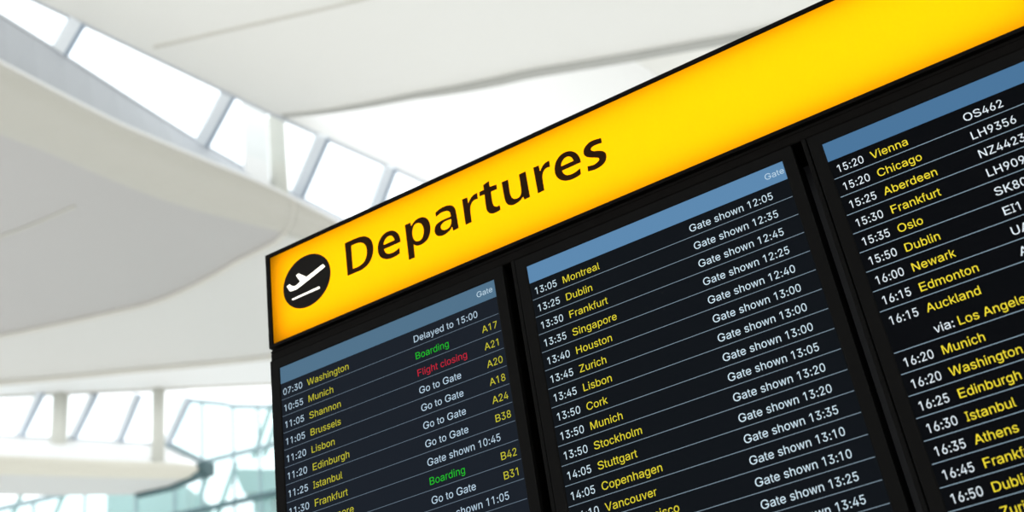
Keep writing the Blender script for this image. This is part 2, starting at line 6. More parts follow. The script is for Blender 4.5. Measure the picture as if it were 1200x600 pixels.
GLYPHS = json.loads('''{"0":[453,[[[227,-7],[191,-3],[158,7],[130,24],[105,48],[85,77],[69,113],[57,155],[50,202],[48,254],[50,306],[57,353],[69,395],[85,431],[106,461],[130,484],[159,502],[191,512],[227,516],[262,512],[295,502],[323,484],[348,461],[368,431],[384,395],[396,353],[403,306],[405,254],[403,202],[396,155],[384,113],[368,77],[348,48],[323,24],[295,7],[263,-3]],[[227,50],[250,52],[271,60],[290,74],[306,92],[320,116],[330,144],[338,176],[342,213],[344,254],[342,295],[338,332],[330,365],[320,393],[306,416],[290,435],[271,449],[250,457],[227,460],[203,457],[182,449],[163,435],[147,416],[134,393],[123,365],[115,332],[111,295],[109,254],[111,213],[115,176],[123,144],[134,116],[147,92],[163,74],[182,60],[203,52]]]],"1":[453,[[[276,509],[276,0],[212,0],[212,448],[209,448],[86,358],[86,427],[198,509]]]],"2":[453,[[[64,0],[64,47],[234,229],[282,282],[311,327],[320,371],[319,389],[315,405],[308,419],[298,431],[287,441],[273,449],[224,460],[205,458],[188,454],[172,447],[159,438],[148,427],[139,413],[132,398],[128,381],[127,362],[66,362],[68,391],[75,418],[86,442],[102,464],[121,482],[143,496],[168,507],[196,513],[225,516],[254,513],[281,507],[306,497],[328,482],[346,465],[361,445],[372,423],[379,398],[381,372],[371,318],[336,259],[267,180],[153,60],[153,57],[389,57],[389,0]]]],"3":[453,[[[218,-7],[188,-5],[159,1],[133,10],[108,22],[88,38],[70,57],[57,79],[48,104],[44,132],[109,132],[112,115],[118,100],[126,87],[137,76],[150,66],[165,59],[219,50],[275,61],[291,69],[304,80],[315,93],[323,108],[328,125],[329,145],[328,163],[323,180],[316,196],[306,211],[292,223],[275,234],[254,241],[229,246],[201,248],[157,248],[157,299],[288,448],[288,452],[70,452],[70,509],[372,509],[372,461],[211,278],[211,289],[247,290],[279,286],[308,276],[333,262],[354,244],[371,222],[383,198],[391,173],[393,145],[390,116],[383,90],[370,66],[354,45],[333,27],[309,12],[281,2],[251,-5]]]],"4":[453,[[[40,105],[40,158],[247,509],[311,509],[109,166],[109,163],[413,163],[413,105]],[[282,0],[282,121],[282,146],[282,318],[343,318],[343,0]]]],"5":[453,[[[221,-7],[192,-5],[165,1],[140,11],[118,25],[99,41],[83,60],[71,82],[63,105],[60,130],[122,130],[125,115],[130,102],[138,89],[173,60],[221,50],[241,51],[259,56],[276,64],[291,75],[304,89],[314,104],[322,122],[326,141],[328,162],[326,183],[321,203],[314,221],[303,237],[290,251],[275,262],[257,270],[238,275],[218,277],[167,268],[128,246],[67,253],[96,509],[366,509],[366,452],[151,452],[134,301],[136,301],[178,325],[229,334],[252,332],[274,328],[294,321],[313,311],[330,299],[345,285],[358,269],[370,251],[379,231],[386,210],[390,187],[391,163],[388,132],[381,102],[369,76],[352,52],[332,32],[309,15],[282,3],[253,-4]]]],"6":[453,[[[226,-7],[196,-4],[168,3],[142,15],[119,31],[100,51],[84,74],[73,101],[66,130],[64,162],[65,187],[71,212],[80,239],[137,340],[252,509],[322,509],[151,261],[145,261],[165,288],[196,307],[235,314],[265,312],[291,305],[316,295],[337,280],[355,262],[370,240],[380,215],[387,187],[389,157],[387,127],[379,98],[368,73],[352,50],[333,30],[310,14],[284,3],[257,-4]],[[226,48],[245,50],[263,55],[279,63],[293,73],[304,86],[314,101],[322,119],[326,137],[327,157],[326,178],[322,196],[314,213],[304,228],[293,241],[279,251],[263,259],[245,264],[226,265],[207,264],[190,259],[174,252],[160,241],[148,229],[138,214],[131,197],[126,179],[125,158],[126,138],[131,119],[138,102],[148,86],[160,73],[174,63],[190,55],[207,50]]]],"7":[453,[[[97,0],[323,448],[323,452],[62,452],[62,509],[391,509],[391,449],[165,0]]]],"8":[453,[[[226,-7],[193,-5],[163,1],[136,11],[111,25],[91,42],[74,62],[62,84],[54,109],[52,135],[53,156],[58,176],[65,195],[75,212],[87,228],[101,241],[117,252],[134,260],[153,265],[153,267],[129,276],[109,289],[93,308],[80,330],[73,354],[70,380],[73,405],[79,429],[90,450],[106,469],[124,485],[146,498],[170,508],[197,514],[226,516],[255,514],[282,508],[306,498],[328,485],[346,469],[361,450],[373,429],[379,405],[382,380],[379,354],[372,330],[359,308],[343,289],[323,276],[300,267],[300,265],[319,260],[335,252],[351,241],[365,228],[377,212],[387,195],[395,176],[399,156],[401,135],[398,109],[391,84],[378,62],[362,42],[341,25],[317,11],[289,1],[259,-5]],[[226,49],[248,50],[267,54],[285,60],[300,69],[313,79],[323,91],[331,106],[335,121],[337,139],[335,157],[330,173],[322,189],[312,202],[298,213],[283,223],[265,230],[247,234],[226,235],[206,234],[187,230],[169,223],[154,213],[140,202],[130,189],[122,173],[117,157],[115,139],[117,121],[121,106],[129,91],[139,79],[152,69],[167,60],[185,54],[205,50]],[[226,290],[274,300],[287,308],[298,318],[307,330],[314,344],[318,359],[319,376],[318,392],[314,407],[308,420],[299,432],[288,442],[275,449],[226,460],[177,449],[164,442],[153,432],[145,420],[138,407],[134,392],[133,376],[134,359],[138,344],[145,330],[154,318],[165,308],[178,300]]]],"9":[453,[[[226,516],[256,513],[285,506],[310,494],[333,478],[352,458],[368,434],[380,408],[387,378],[389,347],[387,322],[382,296],[373,270],[315,168],[200,0],[130,0],[301,248],[307,248],[287,221],[257,202],[218,195],[188,197],[161,203],[137,214],[116,229],[98,247],[83,269],[72,294],[66,321],[64,352],[66,382],[73,411],[85,436],[101,459],[120,479],[143,494],[168,506],[196,513]],[[226,460],[207,459],[190,454],[174,446],[160,435],[148,423],[138,407],[131,390],[127,372],[125,352],[127,331],[131,313],[138,295],[148,280],[160,268],[174,257],[190,250],[207,245],[226,243],[245,245],[263,249],[279,257],[293,267],[305,280],[314,295],[322,312],[326,330],[327,350],[326,371],[322,390],[314,407],[305,422],[293,435],[279,446],[263,454],[245,459]]]],":":[188,[[[95,-4],[83,-3],[73,1],[63,9],[55,18],[51,29],[50,41],[51,53],[55,64],[63,73],[73,81],[83,85],[95,87],[107,85],[118,81],[128,73],[135,64],[140,53],[141,41],[140,29],[135,18],[128,9],[118,1],[107,-3]],[[95,271],[83,272],[73,277],[63,284],[55,294],[51,304],[50,316],[51,328],[55,339],[63,349],[73,356],[83,360],[95,362],[107,360],[118,356],[128,349],[135,339],[140,328],[141,316],[140,304],[135,294],[128,284],[118,277],[107,272]]]],"A":[480,[[[16,0],[201,509],[276,509],[463,0],[395,0],[287,302],[264,372],[232,478],[245,478],[213,371],[191,302],[85,0]],[[110,142],[110,199],[370,199],[370,142]]]],"B":[456,[[[60,0],[60,509],[241,509],[274,507],[304,501],[329,491],[350,477],[367,461],[381,442],[390,421],[396,398],[398,374],[397,353],[393,336],[387,320],[356,286],[315,267],[315,262],[331,260],[347,254],[363,245],[378,234],[391,220],[402,203],[411,184],[416,161],[418,136],[416,111],[410,88],[400,67],[386,48],[368,31],[344,18],[317,8],[284,2],[247,0]],[[125,57],[245,57],[281,60],[309,67],[330,80],[344,96],[353,115],[355,137],[354,153],[350,169],[342,184],[333,197],[320,209],[306,218],[289,225],[269,229],[248,231],[125,231]],[[125,285],[238,285],[288,296],[302,304],[314,314],[323,326],[330,340],[335,355],[336,372],[333,393],[326,412],[313,429],[294,442],[270,449],[240,452],[125,452]]]],"C":[510,[[[267,-7],[225,-3],[186,7],[150,25],[119,49],[92,79],[70,115],[53,157],[44,203],[40,254],[44,305],[53,352],[70,393],[92,429],[119,459],[150,484],[186,501],[225,512],[267,516],[340,504],[362,496],[383,485],[402,471],[419,456],[435,438],[448,418],[459,397],[467,373],[473,348],[408,348],[389,395],[357,428],[315,449],[267,456],[237,453],[209,445],[184,432],[161,414],[141,391],[125,364],[113,332],[106,295],[103,254],[106,213],[113,177],[125,145],[141,117],[161,94],[184,76],[210,63],[237,56],[267,53],[315,60],[357,81],[389,114],[408,160],[473,160],[467,135],[459,112],[448,91],[435,71],[420,53],[402,38],[383,24],[363,13],[341,5],[317,-2],[293,-6]]]],"D":[502,[[[219,0],[96,0],[96,57],[215,57],[254,60],[288,68],[318,81],[343,99],[363,122],[379,149],[390,181],[397,216],[399,255],[397,294],[390,329],[379,361],[364,388],[344,410],[320,428],[291,441],[258,449],[221,452],[93,452],[93,509],[225,509],[273,505],[315,495],[353,478],[385,455],[412,426],[433,391],[449,351],[458,306],[462,255],[458,205],[449,159],[433,119],[411,83],[384,54],[351,31],[312,14],[268,3]],[[125,509],[125,0],[60,0],[60,509]]]],"E":[419,[[[60,0],[60,509],[372,509],[372,452],[125,452],[125,286],[355,286],[355,229],[125,229],[125,57],[375,57],[375,0]]]],"F":[410,[[[60,0],[60,509],[369,509],[369,452],[125,452],[125,278],[346,278],[346,221],[125,221],[125,0]]]],"G":[520,[[[269,-7],[225,-3],[185,7],[149,25],[118,49],[91,79],[69,116],[53,157],[43,203],[40,254],[43,305],[53,352],[69,393],[91,429],[117,459],[149,484],[184,501],[223,512],[265,516],[291,514],[316,510],[340,504],[363,494],[384,483],[403,469],[421,453],[436,436],[449,416],[460,395],[468,373],[474,349],[408,349],[387,393],[356,427],[315,448],[265,456],[236,453],[209,445],[183,432],[160,414],[141,392],[125,364],[113,332],[106,295],[103,254],[106,213],[113,177],[125,145],[141,117],[161,95],[184,76],[210,63],[238,56],[269,53],[296,55],[322,61],[345,71],[365,85],[382,102],[396,123],[407,147],[413,173],[415,202],[434,199],[283,199],[283,256],[478,256],[478,200],[475,160],[466,124],[451,91],[431,62],[406,38],[377,19],[344,5],[308,-4]]]],"H":[517,[[[60,0],[60,509],[125,509],[125,289],[392,289],[392,509],[457,509],[457,0],[392,0],[392,232],[125,232],[125,0]]]],"I":[300,[[[31,0],[31,57],[118,57],[118,452],[31,452],[31,509],[269,509],[269,452],[183,452],[183,57],[269,57],[269,0]]]],"K":[467,[[[104,145],[104,216],[139,261],[174,303],[212,344],[364,509],[448,509],[231,276],[228,276]],[[60,0],[60,509],[125,509],[125,334],[124,225],[125,193],[125,0]],[[372,0],[188,259],[228,309],[449,0]]]],"L":[393,[[[60,0],[60,509],[125,509],[125,57],[361,57],[361,0]]]],"M":[628,[[[60,0],[60,509],[152,509],[277,187],[287,159],[299,123],[311,84],[322,49],[307,49],[318,83],[330,121],[342,158],[352,187],[476,509],[568,509],[568,0],[504,0],[504,291],[504,327],[505,369],[506,413],[507,457],[513,457],[498,409],[482,363],[467,322],[456,291],[342,0],[286,0],[170,291],[159,321],[145,361],[129,408],[112,457],[119,457],[120,416],[121,372],[122,328],[122,291],[122,0]]]],"N":[523,[[[60,0],[60,509],[136,509],[343,183],[363,151],[388,107],[414,55],[405,54],[401,108],[399,157],[399,195],[399,509],[463,509],[463,0],[387,0],[202,290],[177,331],[148,381],[108,452],[119,454],[122,384],[124,328],[125,291],[125,0]]]],"O":[533,[[[267,-7],[225,-3],[186,7],[150,25],[119,49],[92,79],[70,115],[53,157],[44,203],[40,254],[44,305],[53,352],[70,393],[92,429],[119,459],[150,484],[186,501],[225,512],[267,516],[309,512],[348,501],[384,484],[415,459],[442,429],[464,393],[480,352],[490,305],[493,254],[490,203],[480,157],[464,115],[442,79],[415,49],[384,25],[348,7],[309,-3]],[[267,53],[296,55],[324,63],[349,76],[372,94],[392,116],[408,144],[420,176],[428,213],[430,254],[428,295],[420,332],[408,365],[392,392],[372,415],[349,433],[324,446],[296,453],[267,456],[237,453],[210,445],[184,433],[161,415],[142,392],[125,364],[113,332],[106,295],[103,254],[106,213],[113,176],[125,144],[142,117],[161,94],[184,76],[210,63],[237,55]]]],"S":[447,[[[224,-9],[188,-7],[156,-1],[128,9],[102,23],[81,40],[64,60],[51,83],[42,109],[38,137],[104,137],[108,118],[114,102],[123,88],[136,76],[150,66],[166,59],[224,49],[246,50],[267,54],[286,60],[303,69],[317,79],[329,92],[338,106],[344,122],[346,139],[344,154],[340,168],[332,179],[296,205],[245,222],[184,239],[145,253],[112,269],[86,289],[67,313],[56,341],[52,372],[54,400],[62,425],[75,448],[92,468],[113,484],[138,498],[165,508],[195,514],[227,516],[259,514],[289,508],[316,498],[340,484],[360,468],[377,449],[390,427],[398,403],[401,378],[337,378],[332,402],[320,421],[302,437],[280,449],[254,456],[225,459],[204,457],[185,454],[167,448],[152,440],[139,430],[129,418],[121,405],[117,391],[115,376],[117,359],[122,345],[131,334],[169,308],[212,293],[264,279],[312,264],[359,238],[395,198],[402,180],[407,161],[408,139],[406,112],[399,87],[386,64],[370,43],[349,25],[323,11],[294,0],[261,-7]]]],"U":[517,[[[259,-8],[220,-6],[186,2],[154,15],[126,33],[103,55],[85,80],[71,108],[63,140],[60,173],[60,509],[124,509],[124,178],[126,155],[132,133],[141,113],[153,95],[169,80],[187,68],[208,59],[232,53],[259,52],[285,53],[309,59],[331,68],[349,80],[364,95],[377,113],[385,133],[391,155],[393,178],[393,509],[457,509],[457,173],[454,140],[446,108],[433,80],[414,55],[391,33],[363,15],[332,2],[297,-6]]]],"V":[480,[[[204,0],[16,509],[84,509],[192,206],[215,137],[248,31],[235,31],[267,138],[290,206],[395,509],[463,509],[278,0]]]],"W":[686,[[[155,0],[16,509],[82,509],[163,196],[175,145],[187,94],[197,40],[189,40],[200,94],[211,145],[224,196],[306,509],[380,509],[462,196],[474,145],[486,94],[497,40],[488,40],[499,94],[510,145],[523,196],[603,509],[670,509],[530,0],[455,0],[368,323],[351,391],[336,475],[350,475],[335,395],[318,323],[230,0]]]],"Z":[438,[[[42,0],[42,46],[273,385],[306,431],[341,476],[348,454],[285,452],[223,452],[40,452],[40,509],[397,509],[397,462],[169,129],[134,81],[97,33],[90,54],[152,57],[214,57],[399,57],[399,0]]]],"a":[389,[[[160,-9],[137,-7],[115,-3],[94,5],[76,15],[60,29],[48,45],[38,63],[32,84],[30,108],[32,128],[36,146],[43,161],[53,174],[64,184],[78,193],[125,211],[178,220],[234,227],[265,235],[271,240],[274,246],[276,255],[276,257],[267,297],[240,322],[196,331],[149,322],[118,301],[100,274],[41,291],[51,313],[64,331],[79,346],[95,358],[114,368],[133,375],[194,384],[239,379],[286,360],[300,350],[312,336],[322,320],[330,301],[335,278],[337,251],[337,0],[277,0],[277,52],[272,52],[252,25],[215,1]],[[170,45],[192,47],[211,51],[228,59],[242,68],[254,80],[263,93],[270,108],[274,122],[276,138],[276,190],[259,182],[231,176],[200,171],[175,168],[134,159],[103,139],[97,130],[93,118],[92,105],[102,72],[130,52]]]],"b":[424,[[[229,-8],[208,-7],[189,-3],[172,4],[138,31],[118,59],[112,59],[112,0],[53,0],[53,509],[114,509],[114,319],[118,319],[137,346],[171,373],[188,379],[207,383],[229,384],[259,382],[287,374],[313,361],[335,342],[354,320],[370,293],[381,261],[388,227],[390,189],[388,151],[381,116],[370,84],[355,57],[336,34],[313,16],[288,3],[260,-6]],[[220,47],[242,49],[262,55],[279,66],[294,80],[306,97],[316,117],[323,139],[327,163],[328,189],[327,215],[323,239],[316,261],[307,281],[295,298],[280,311],[262,322],[243,328],[220,330],[198,328],[178,322],[161,312],[147,299],[134,282],[125,263],[118,241],[114,216],[113,189],[114,162],[118,138],[125,115],[135,95],[147,78],[162,65],[179,55],[198,49]]]],"c":[396,[[[207,-8],[174,-5],[144,3],[117,16],[93,35],[72,58],[56,85],[44,116],[37,150],[34,187],[37,225],[44,260],[56,291],[72,318],[93,341],[117,360],[144,374],[174,382],[207,384],[260,377],[305,356],[340,322],[362,277],[303,262],[290,289],[270,311],[242,325],[207,330],[184,328],[163,321],[145,310],[130,296],[118,278],[108,258],[102,236],[98,212],[96,187],[98,163],[102,139],[108,117],[118,97],[130,80],[145,66],[163,55],[184,49],[207,46],[243,52],[271,66],[292,89],[304,117],[363,102],[341,56],[306,21],[261,-1]]]],"d":[424,[[[195,-8],[165,-6],[137,3],[111,16],[89,34],[70,57],[55,84],[43,116],[36,151],[34,189],[36,227],[43,261],[55,293],[70,320],[89,342],[112,361],[137,374],[165,382],[196,384],[218,383],[237,379],[253,373],[287,346],[306,319],[311,319],[311,509],[372,509],[372,0],[313,0],[313,59],[307,59],[287,31],[252,4],[236,-3],[217,-7]],[[205,47],[226,49],[246,55],[263,65],[278,78],[290,95],[299,115],[306,138],[310,162],[312,189],[310,216],[306,241],[300,263],[290,282],[278,299],[263,312],[246,322],[227,328],[205,330],[182,328],[162,322],[145,311],[130,298],[118,281],[108,261],[102,239],[98,215],[96,189],[98,163],[102,139],[109,117],[118,97],[130,80],[145,66],[162,55],[182,49]]]],"e":[404,[[[212,-8],[177,-5],[145,3],[117,16],[92,35],[72,58],[56,85],[44,116],[37,150],[34,187],[36,224],[44,258],[55,290],[71,317],[91,340],[115,359],[142,373],[172,382],[205,384],[266,374],[285,366],[303,355],[319,341],[334,324],[347,305],[357,282],[365,256],[370,227],[371,194],[371,169],[75,169],[75,221],[338,221],[310,202],[308,226],[304,248],[298,269],[288,286],[277,301],[263,314],[246,323],[227,328],[205,330],[183,328],[164,323],[146,313],[131,301],[119,286],[109,270],[102,251],[97,231],[96,211],[96,178],[98,151],[102,127],[110,106],[121,88],[135,73],[151,61],[169,53],[190,48],[212,46],[254,53],[285,73],[306,105],[365,91],[358,72],[348,55],[335,39],[320,26],[302,14],[283,4],[261,-3],[237,-7]]]],"f":[254,[[[228,379],[228,327],[6,327],[6,379]],[[81,0],[81,432],[82,452],[87,470],[96,486],[107,499],[120,510],[135,519],[187,530],[222,527],[243,521],[227,468],[215,472],[195,474],[178,472],[164,468],[154,460],[147,449],[143,435],[142,419],[142,0]]]],"g":[425,[[[207,-151],[180,-149],[156,-146],[134,-140],[82,-110],[51,-69],[101,-41],[122,-66],[154,-88],[207,-97],[236,-95],[261,-87],[282,-75],[298,-58],[308,-34],[311,-6],[311,68],[306,68],[287,41],[252,16],[236,10],[217,6],[195,5],[165,7],[138,14],[113,27],[90,43],[71,65],[55,90],[43,120],[36,154],[34,191],[36,229],[43,263],[55,293],[71,320],[90,342],[112,361],[138,374],[166,382],[196,384],[218,383],[237,379],[253,373],[288,346],[308,319],[313,319],[313,379],[372,379],[372,-9],[370,-40],[363,-67],[350,-90],[334,-109],[314,-124],[291,-136],[265,-144],[237,-149]],[[205,59],[227,61],[246,66],[264,75],[278,87],[290,103],[300,121],[307,142],[311,166],[312,193],[311,219],[307,242],[300,264],[291,283],[279,299],[264,312],[247,322],[227,328],[205,330],[182,328],[163,322],[145,312],[130,298],[118,282],[109,262],[102,241],[98,218],[96,193],[98,167],[102,144],[109,123],[118,104],[131,88],[145,76],[163,66],[183,61]]]],"h":[410,[[[114,227],[114,0],[53,0],[53,509],[114,509],[114,287],[102,287],[116,319],[132,344],[152,362],[175,374],[200,382],[227,384],[252,383],[275,377],[295,369],[313,356],[328,340],[341,321],[350,298],[355,271],[357,240],[357,0],[296,0],[296,235],[293,263],[286,286],[273,304],[256,318],[235,326],[210,329],[192,328],[176,324],[161,317],[147,308],[136,297],[126,283],[119,266],[115,248]]]],"i":[167,[[[53,0],[53,379],[114,379],[114,0]],[[84,443],[73,444],[63,448],[54,455],[47,463],[43,472],[41,483],[43,494],[47,504],[54,512],[63,518],[73,522],[84,524],[95,522],[105,518],[114,512],[121,504],[125,494],[126,483],[125,472],[121,463],[114,455],[105,448],[95,444]]]],"k":[381,[[[110,137],[110,212],[121,212],[284,379],[360,379],[184,199],[177,199]],[[53,0],[53,509],[114,509],[114,0]],[[294,0],[148,186],[191,229],[372,0]]]],"l":[189,[[[139,-2],[112,0],[91,8],[74,20],[62,37],[55,59],[53,84],[53,509],[114,509],[114,99],[120,62],[126,57],[135,53],[146,52],[160,53],[170,54],[181,3],[162,-1]]]],"m":[610,[[[53,0],[53,379],[112,379],[112,295],[108,295],[114,314],[122,331],[132,346],[172,376],[219,386],[245,383],[268,375],[287,361],[303,342],[314,320],[321,295],[312,295],[318,312],[326,329],[337,343],[381,375],[437,386],[458,385],[478,380],[497,372],[514,361],[529,346],[541,328],[550,307],[555,283],[557,255],[557,0],[496,0],[496,254],[493,279],[485,298],[473,313],[456,323],[438,329],[419,330],[402,329],[387,326],[374,320],[345,290],[335,247],[335,0],[274,0],[274,260],[272,280],[265,297],[253,311],[238,322],[220,328],[199,330],[158,320],[145,312],[135,302],[126,289],[119,274],[115,257],[114,238],[114,0]]]],"n":[410,[[[114,227],[114,0],[53,0],[53,379],[112,379],[112,287],[102,287],[116,319],[132,344],[152,362],[175,374],[200,382],[227,384],[252,383],[275,377],[295,369],[313,356],[328,340],[341,321],[350,298],[355,271],[357,240],[357,0],[296,0],[296,235],[293,263],[286,286],[273,304],[256,318],[235,326],[210,329],[192,328],[176,324],[161,317],[147,308],[136,297],[126,283],[119,266],[115,248]]]],"o":[415,[[[207,-8],[174,-5],[144,3],[117,16],[93,35],[72,58],[56,85],[44,116],[37,150],[34,187],[37,225],[44,260],[56,291],[72,318],[93,341],[117,360],[144,374],[174,382],[207,384],[241,382],[271,374],[299,360],[323,341],[343,318],[359,291],[371,260],[379,225],[381,187],[379,150],[371,116],[359,85],[343,58],[323,35],[299,16],[271,3],[241,-5]],[[207,46],[231,49],[252,55],[270,66],[285,80],[298,97],[307,117],[314,139],[318,163],[319,187],[318,212],[314,236],[307,258],[298,278],[285,296],[270,310],[252,321],[231,328],[207,330],[184,328],[163,321],[145,310],[130,296],[118,278],[108,258],[102,236],[98,212],[96,187],[98,163],[102,139],[108,117],[118,97],[130,80],[145,66],[163,55],[184,49]]]],"p":[424,[[[53,-143],[53,379],[112,379],[112,319],[118,319],[137,346],[171,373],[188,379],[207,383],[229,384],[259,382],[287,374],[313,361],[335,342],[354,320],[370,293],[381,261],[388,227],[390,189],[388,151],[381,116],[370,84],[355,57],[336,34],[313,16],[288,3],[260,-6],[229,-8],[208,-7],[189,-3],[173,4],[138,31],[118,59],[114,59],[114,-143]],[[220,47],[242,49],[262,55],[279,66],[294,80],[306,97],[316,117],[323,139],[327,163],[328,189],[327,215],[323,239],[316,261],[307,281],[295,298],[280,311],[262,322],[243,328],[220,330],[198,328],[178,322],[161,312],[147,299],[134,282],[125,263],[118,241],[114,216],[113,189],[114,162],[118,138],[125,115],[135,95],[147,78],[162,65],[179,55],[198,49]]]],"r":[259,[[[53,0],[53,379],[112,379],[112,321],[115,321],[124,339],[137,354],[152,367],[171,377],[191,383],[213,385],[229,384],[243,384],[243,322],[230,324],[207,326],[190,324],[174,321],[159,315],[146,306],[135,296],[126,284],[119,269],[115,254],[114,237],[114,0]]]],"s":[365,[[[182,-8],[157,-7],[133,-3],[112,3],[93,12],[76,24],[62,38],[50,54],[41,73],[36,94],[94,107],[101,87],[111,72],[124,60],[141,52],[160,47],[181,45],[206,47],[227,53],[244,62],[258,74],[265,88],[268,103],[266,115],[262,126],[254,136],[243,144],[229,150],[212,155],[149,170],[118,180],[92,192],[72,208],[58,227],[50,249],[47,274],[49,295],[55,314],[65,332],[79,347],[95,360],[115,370],[137,378],[161,383],[187,384],[212,383],[234,379],[254,372],[271,363],[286,352],[299,339],[324,290],[268,277],[262,291],[254,304],[243,316],[228,325],[210,331],[187,333],[166,331],[147,326],[131,317],[119,305],[111,292],[109,277],[110,264],[115,253],[124,243],[172,223],[229,209],[261,200],[287,187],[306,171],[320,153],[328,131],[331,107],[329,85],[323,65],[312,47],[298,31],[281,18],[260,6],[236,-2],[210,-7]]]],"t":[227,[[[204,379],[204,327],[6,327],[6,379]],[[65,471],[126,471],[126,98],[127,83],[130,70],[136,61],[144,55],[156,51],[170,50],[185,51],[202,54],[213,2],[192,-3],[168,-4],[138,-1],[113,7],[92,21],[77,41],[68,64],[65,93]]]],"u":[410,[[[182,-5],[158,-3],[135,2],[115,11],[97,23],[82,39],[69,59],[60,82],[54,109],[53,139],[53,379],[114,379],[114,144],[116,117],[124,94],[137,75],[154,61],[175,53],[200,50],[218,51],[234,55],[249,62],[263,71],[274,83],[283,97],[290,113],[295,132],[296,153],[296,379],[357,379],[357,0],[298,0],[298,92],[307,92],[294,60],[277,35],[257,17],[234,5],[209,-3]]]],"v":[389,[[[163,0],[17,379],[84,379],[165,155],[187,87],[206,21],[184,21],[203,87],[224,155],[305,379],[371,379],[226,0]]]],"w":[567,[[[138,0],[23,379],[87,379],[133,214],[154,137],[175,41],[165,41],[186,135],[206,214],[252,379],[316,379],[362,214],[382,136],[402,41],[391,41],[413,135],[434,214],[480,379],[545,379],[429,0],[368,0],[319,172],[305,225],[291,280],[277,338],[291,338],[277,280],[263,225],[248,172],[199,0]]]],"y":[389,[[[47,-139],[61,-86],[71,-87],[104,-89],[130,-74],[151,-36],[163,-1],[17,379],[84,379],[165,155],[187,87],[206,21],[184,21],[202,87],[224,155],[305,379],[371,379],[204,-58],[177,-107],[139,-136],[91,-145],[65,-143]]]]}''')
C = bpy.context.scene.collection
U = 0.24                      # one sign height
Z0 = D['Z0']                  # lower edge of the yellow sign face above the floor

# ------------------------------------------------------------------ materials
def material(name, col, rough=0.5, spec=0.5, emit=None, noise=None, metal=0.0, bump=0.0):
    m = bpy.data.materials.new(name); m.use_nodes = True
    nt = m.node_tree; b = nt.nodes['Principled BSDF']
    b.inputs['Base Color'].default_value = (*col, 1)
    b.inputs['Roughness'].default_value = rough
    b.inputs['Specular IOR Level'].default_value = spec
    b.inputs['Metallic'].default_value = metal
    if emit:
        b.inputs['Emission Color'].default_value = (*emit, 1)
        b.inputs['Emission Strength'].default_value = 1.0
    if noise or bump:
        tc = nt.nodes.new('ShaderNodeTexCoord'); n = nt.nodes.new('ShaderNodeTexNoise')
        n.inputs['Scale'].default_value = noise[0] if noise else 60
        n.inputs['Detail'].default_value = 3
        nt.links.new(tc.outputs['Object'], n.inputs['Vector'])
        if noise:
            r = nt.nodes.new('ShaderNodeMapRange')
            r.inputs['To Min'].default_value = 1 - noise[1]; r.inputs['To Max'].default_value = 1 + noise[1]
            mx = nt.nodes.new('ShaderNodeVectorMath'); mx.operation = 'SCALE'
            mx.inputs[0].default_value = col
            nt.links.new(n.outputs['Fac'], r.inputs['Value']); nt.links.new(r.outputs[0], mx.inputs['Scale'])
            nt.links.new(mx.outputs[0], b.inputs['Base Color'])
        if bump:
            bp = nt.nodes.new('ShaderNodeBump'); bp.inputs['Strength'].default_value = bump; bp.inputs['Distance'].default_value = 0.002
            nt.links.new(n.outputs['Fac'], bp.inputs['Height']); nt.links.new(bp.outputs[0], b.inputs['Normal'])
    return m

def translucent(name, col, gloss=0.03):
    m = bpy.data.materials.new(name); m.use_nodes = True; nt = m.node_tree
    for n in list(nt.nodes): nt.nodes.remove(n)
    o = nt.nodes.new('ShaderNodeOutputMaterial'); t = nt.nodes.new('ShaderNodeBsdfTranslucent'); g = nt.nodes.new('ShaderNodeBsdfGlossy')
    mx = nt.nodes.new('ShaderNodeMixShader'); mx.inputs[0].default_value = gloss
    t.inputs['Color'].default_value = (*col, 1); g.inputs['Roughness'].default_value = 0.35; g.inputs['Color'].default_value = (.5, .5, .5, 1)
    nt.links.new(t.outputs[0], mx.inputs[1]); nt.links.new(g.outputs[0], mx.inputs[2]); nt.links.new(mx.outputs[0], o.inputs['Surface'])
    return m

def glass(name, tint, gloss=0.05):
    m = bpy.data.materials.new(name); m.use_nodes = True; nt = m.node_tree
    for n in list(nt.nodes): nt.nodes.remove(n)
    o = nt.nodes.new('ShaderNodeOutputMaterial'); t = nt.nodes.new('ShaderNodeBsdfTransparent'); g = nt.nodes.new('ShaderNodeBsdfGlossy')
    mx = nt.nodes.new('ShaderNodeMixShader'); mx.inputs[0].default_value = gloss
    t.inputs['Color'].default_value = (*tint, 1); g.inputs['Roughness'].default_value = 0.05
    nt.links.new(t.outputs[0], mx.inputs[1]); nt.links.new(g.outputs[0], mx.inputs[2]); nt.links.new(mx.outputs[0], o.inputs['Surface'])
    return m

M = {}
M['black']   = material('black_powder_coat', (.0026, .0021, .0017), .55, .03, bump=.1)
M['bezel']   = material('charcoal_plastic', (.0036, .0034, .0031), .55, .03, bump=.1)
M['steel']   = material('dark_grey_steel', (.03, .03, .032), .5, .4, noise=(20, .15))
M['face']    = translucent('yellow_acrylic', (.98, .360, .0008), .002)
M['letters'] = material('backlit_brown_vinyl', (.016, .0065, .002), .6, .02, noise=(8, .1))  # brown of the backlight bleeding through is put into this colour
M['disc']    = material('black_vinyl', (.009, .008, .007), .6, .02, noise=(8, .1))
M['white_lit'] = material('lit_white_acrylic', (.8, .8, .75), .5, .2, emit=(.93, .86, .68))
M['ceiling'] = material('ceiling_white_paint', (.88, .87, .83), .55, .3, noise=(.35, .015))
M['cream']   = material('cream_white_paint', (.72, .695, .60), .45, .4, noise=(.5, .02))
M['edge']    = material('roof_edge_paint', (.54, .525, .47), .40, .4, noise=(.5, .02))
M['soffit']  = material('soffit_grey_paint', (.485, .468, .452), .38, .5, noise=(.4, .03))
M['outer']   = material('outer_ceiling_paint', (.67, .665, .635), .5, .35, noise=(.4, .02))
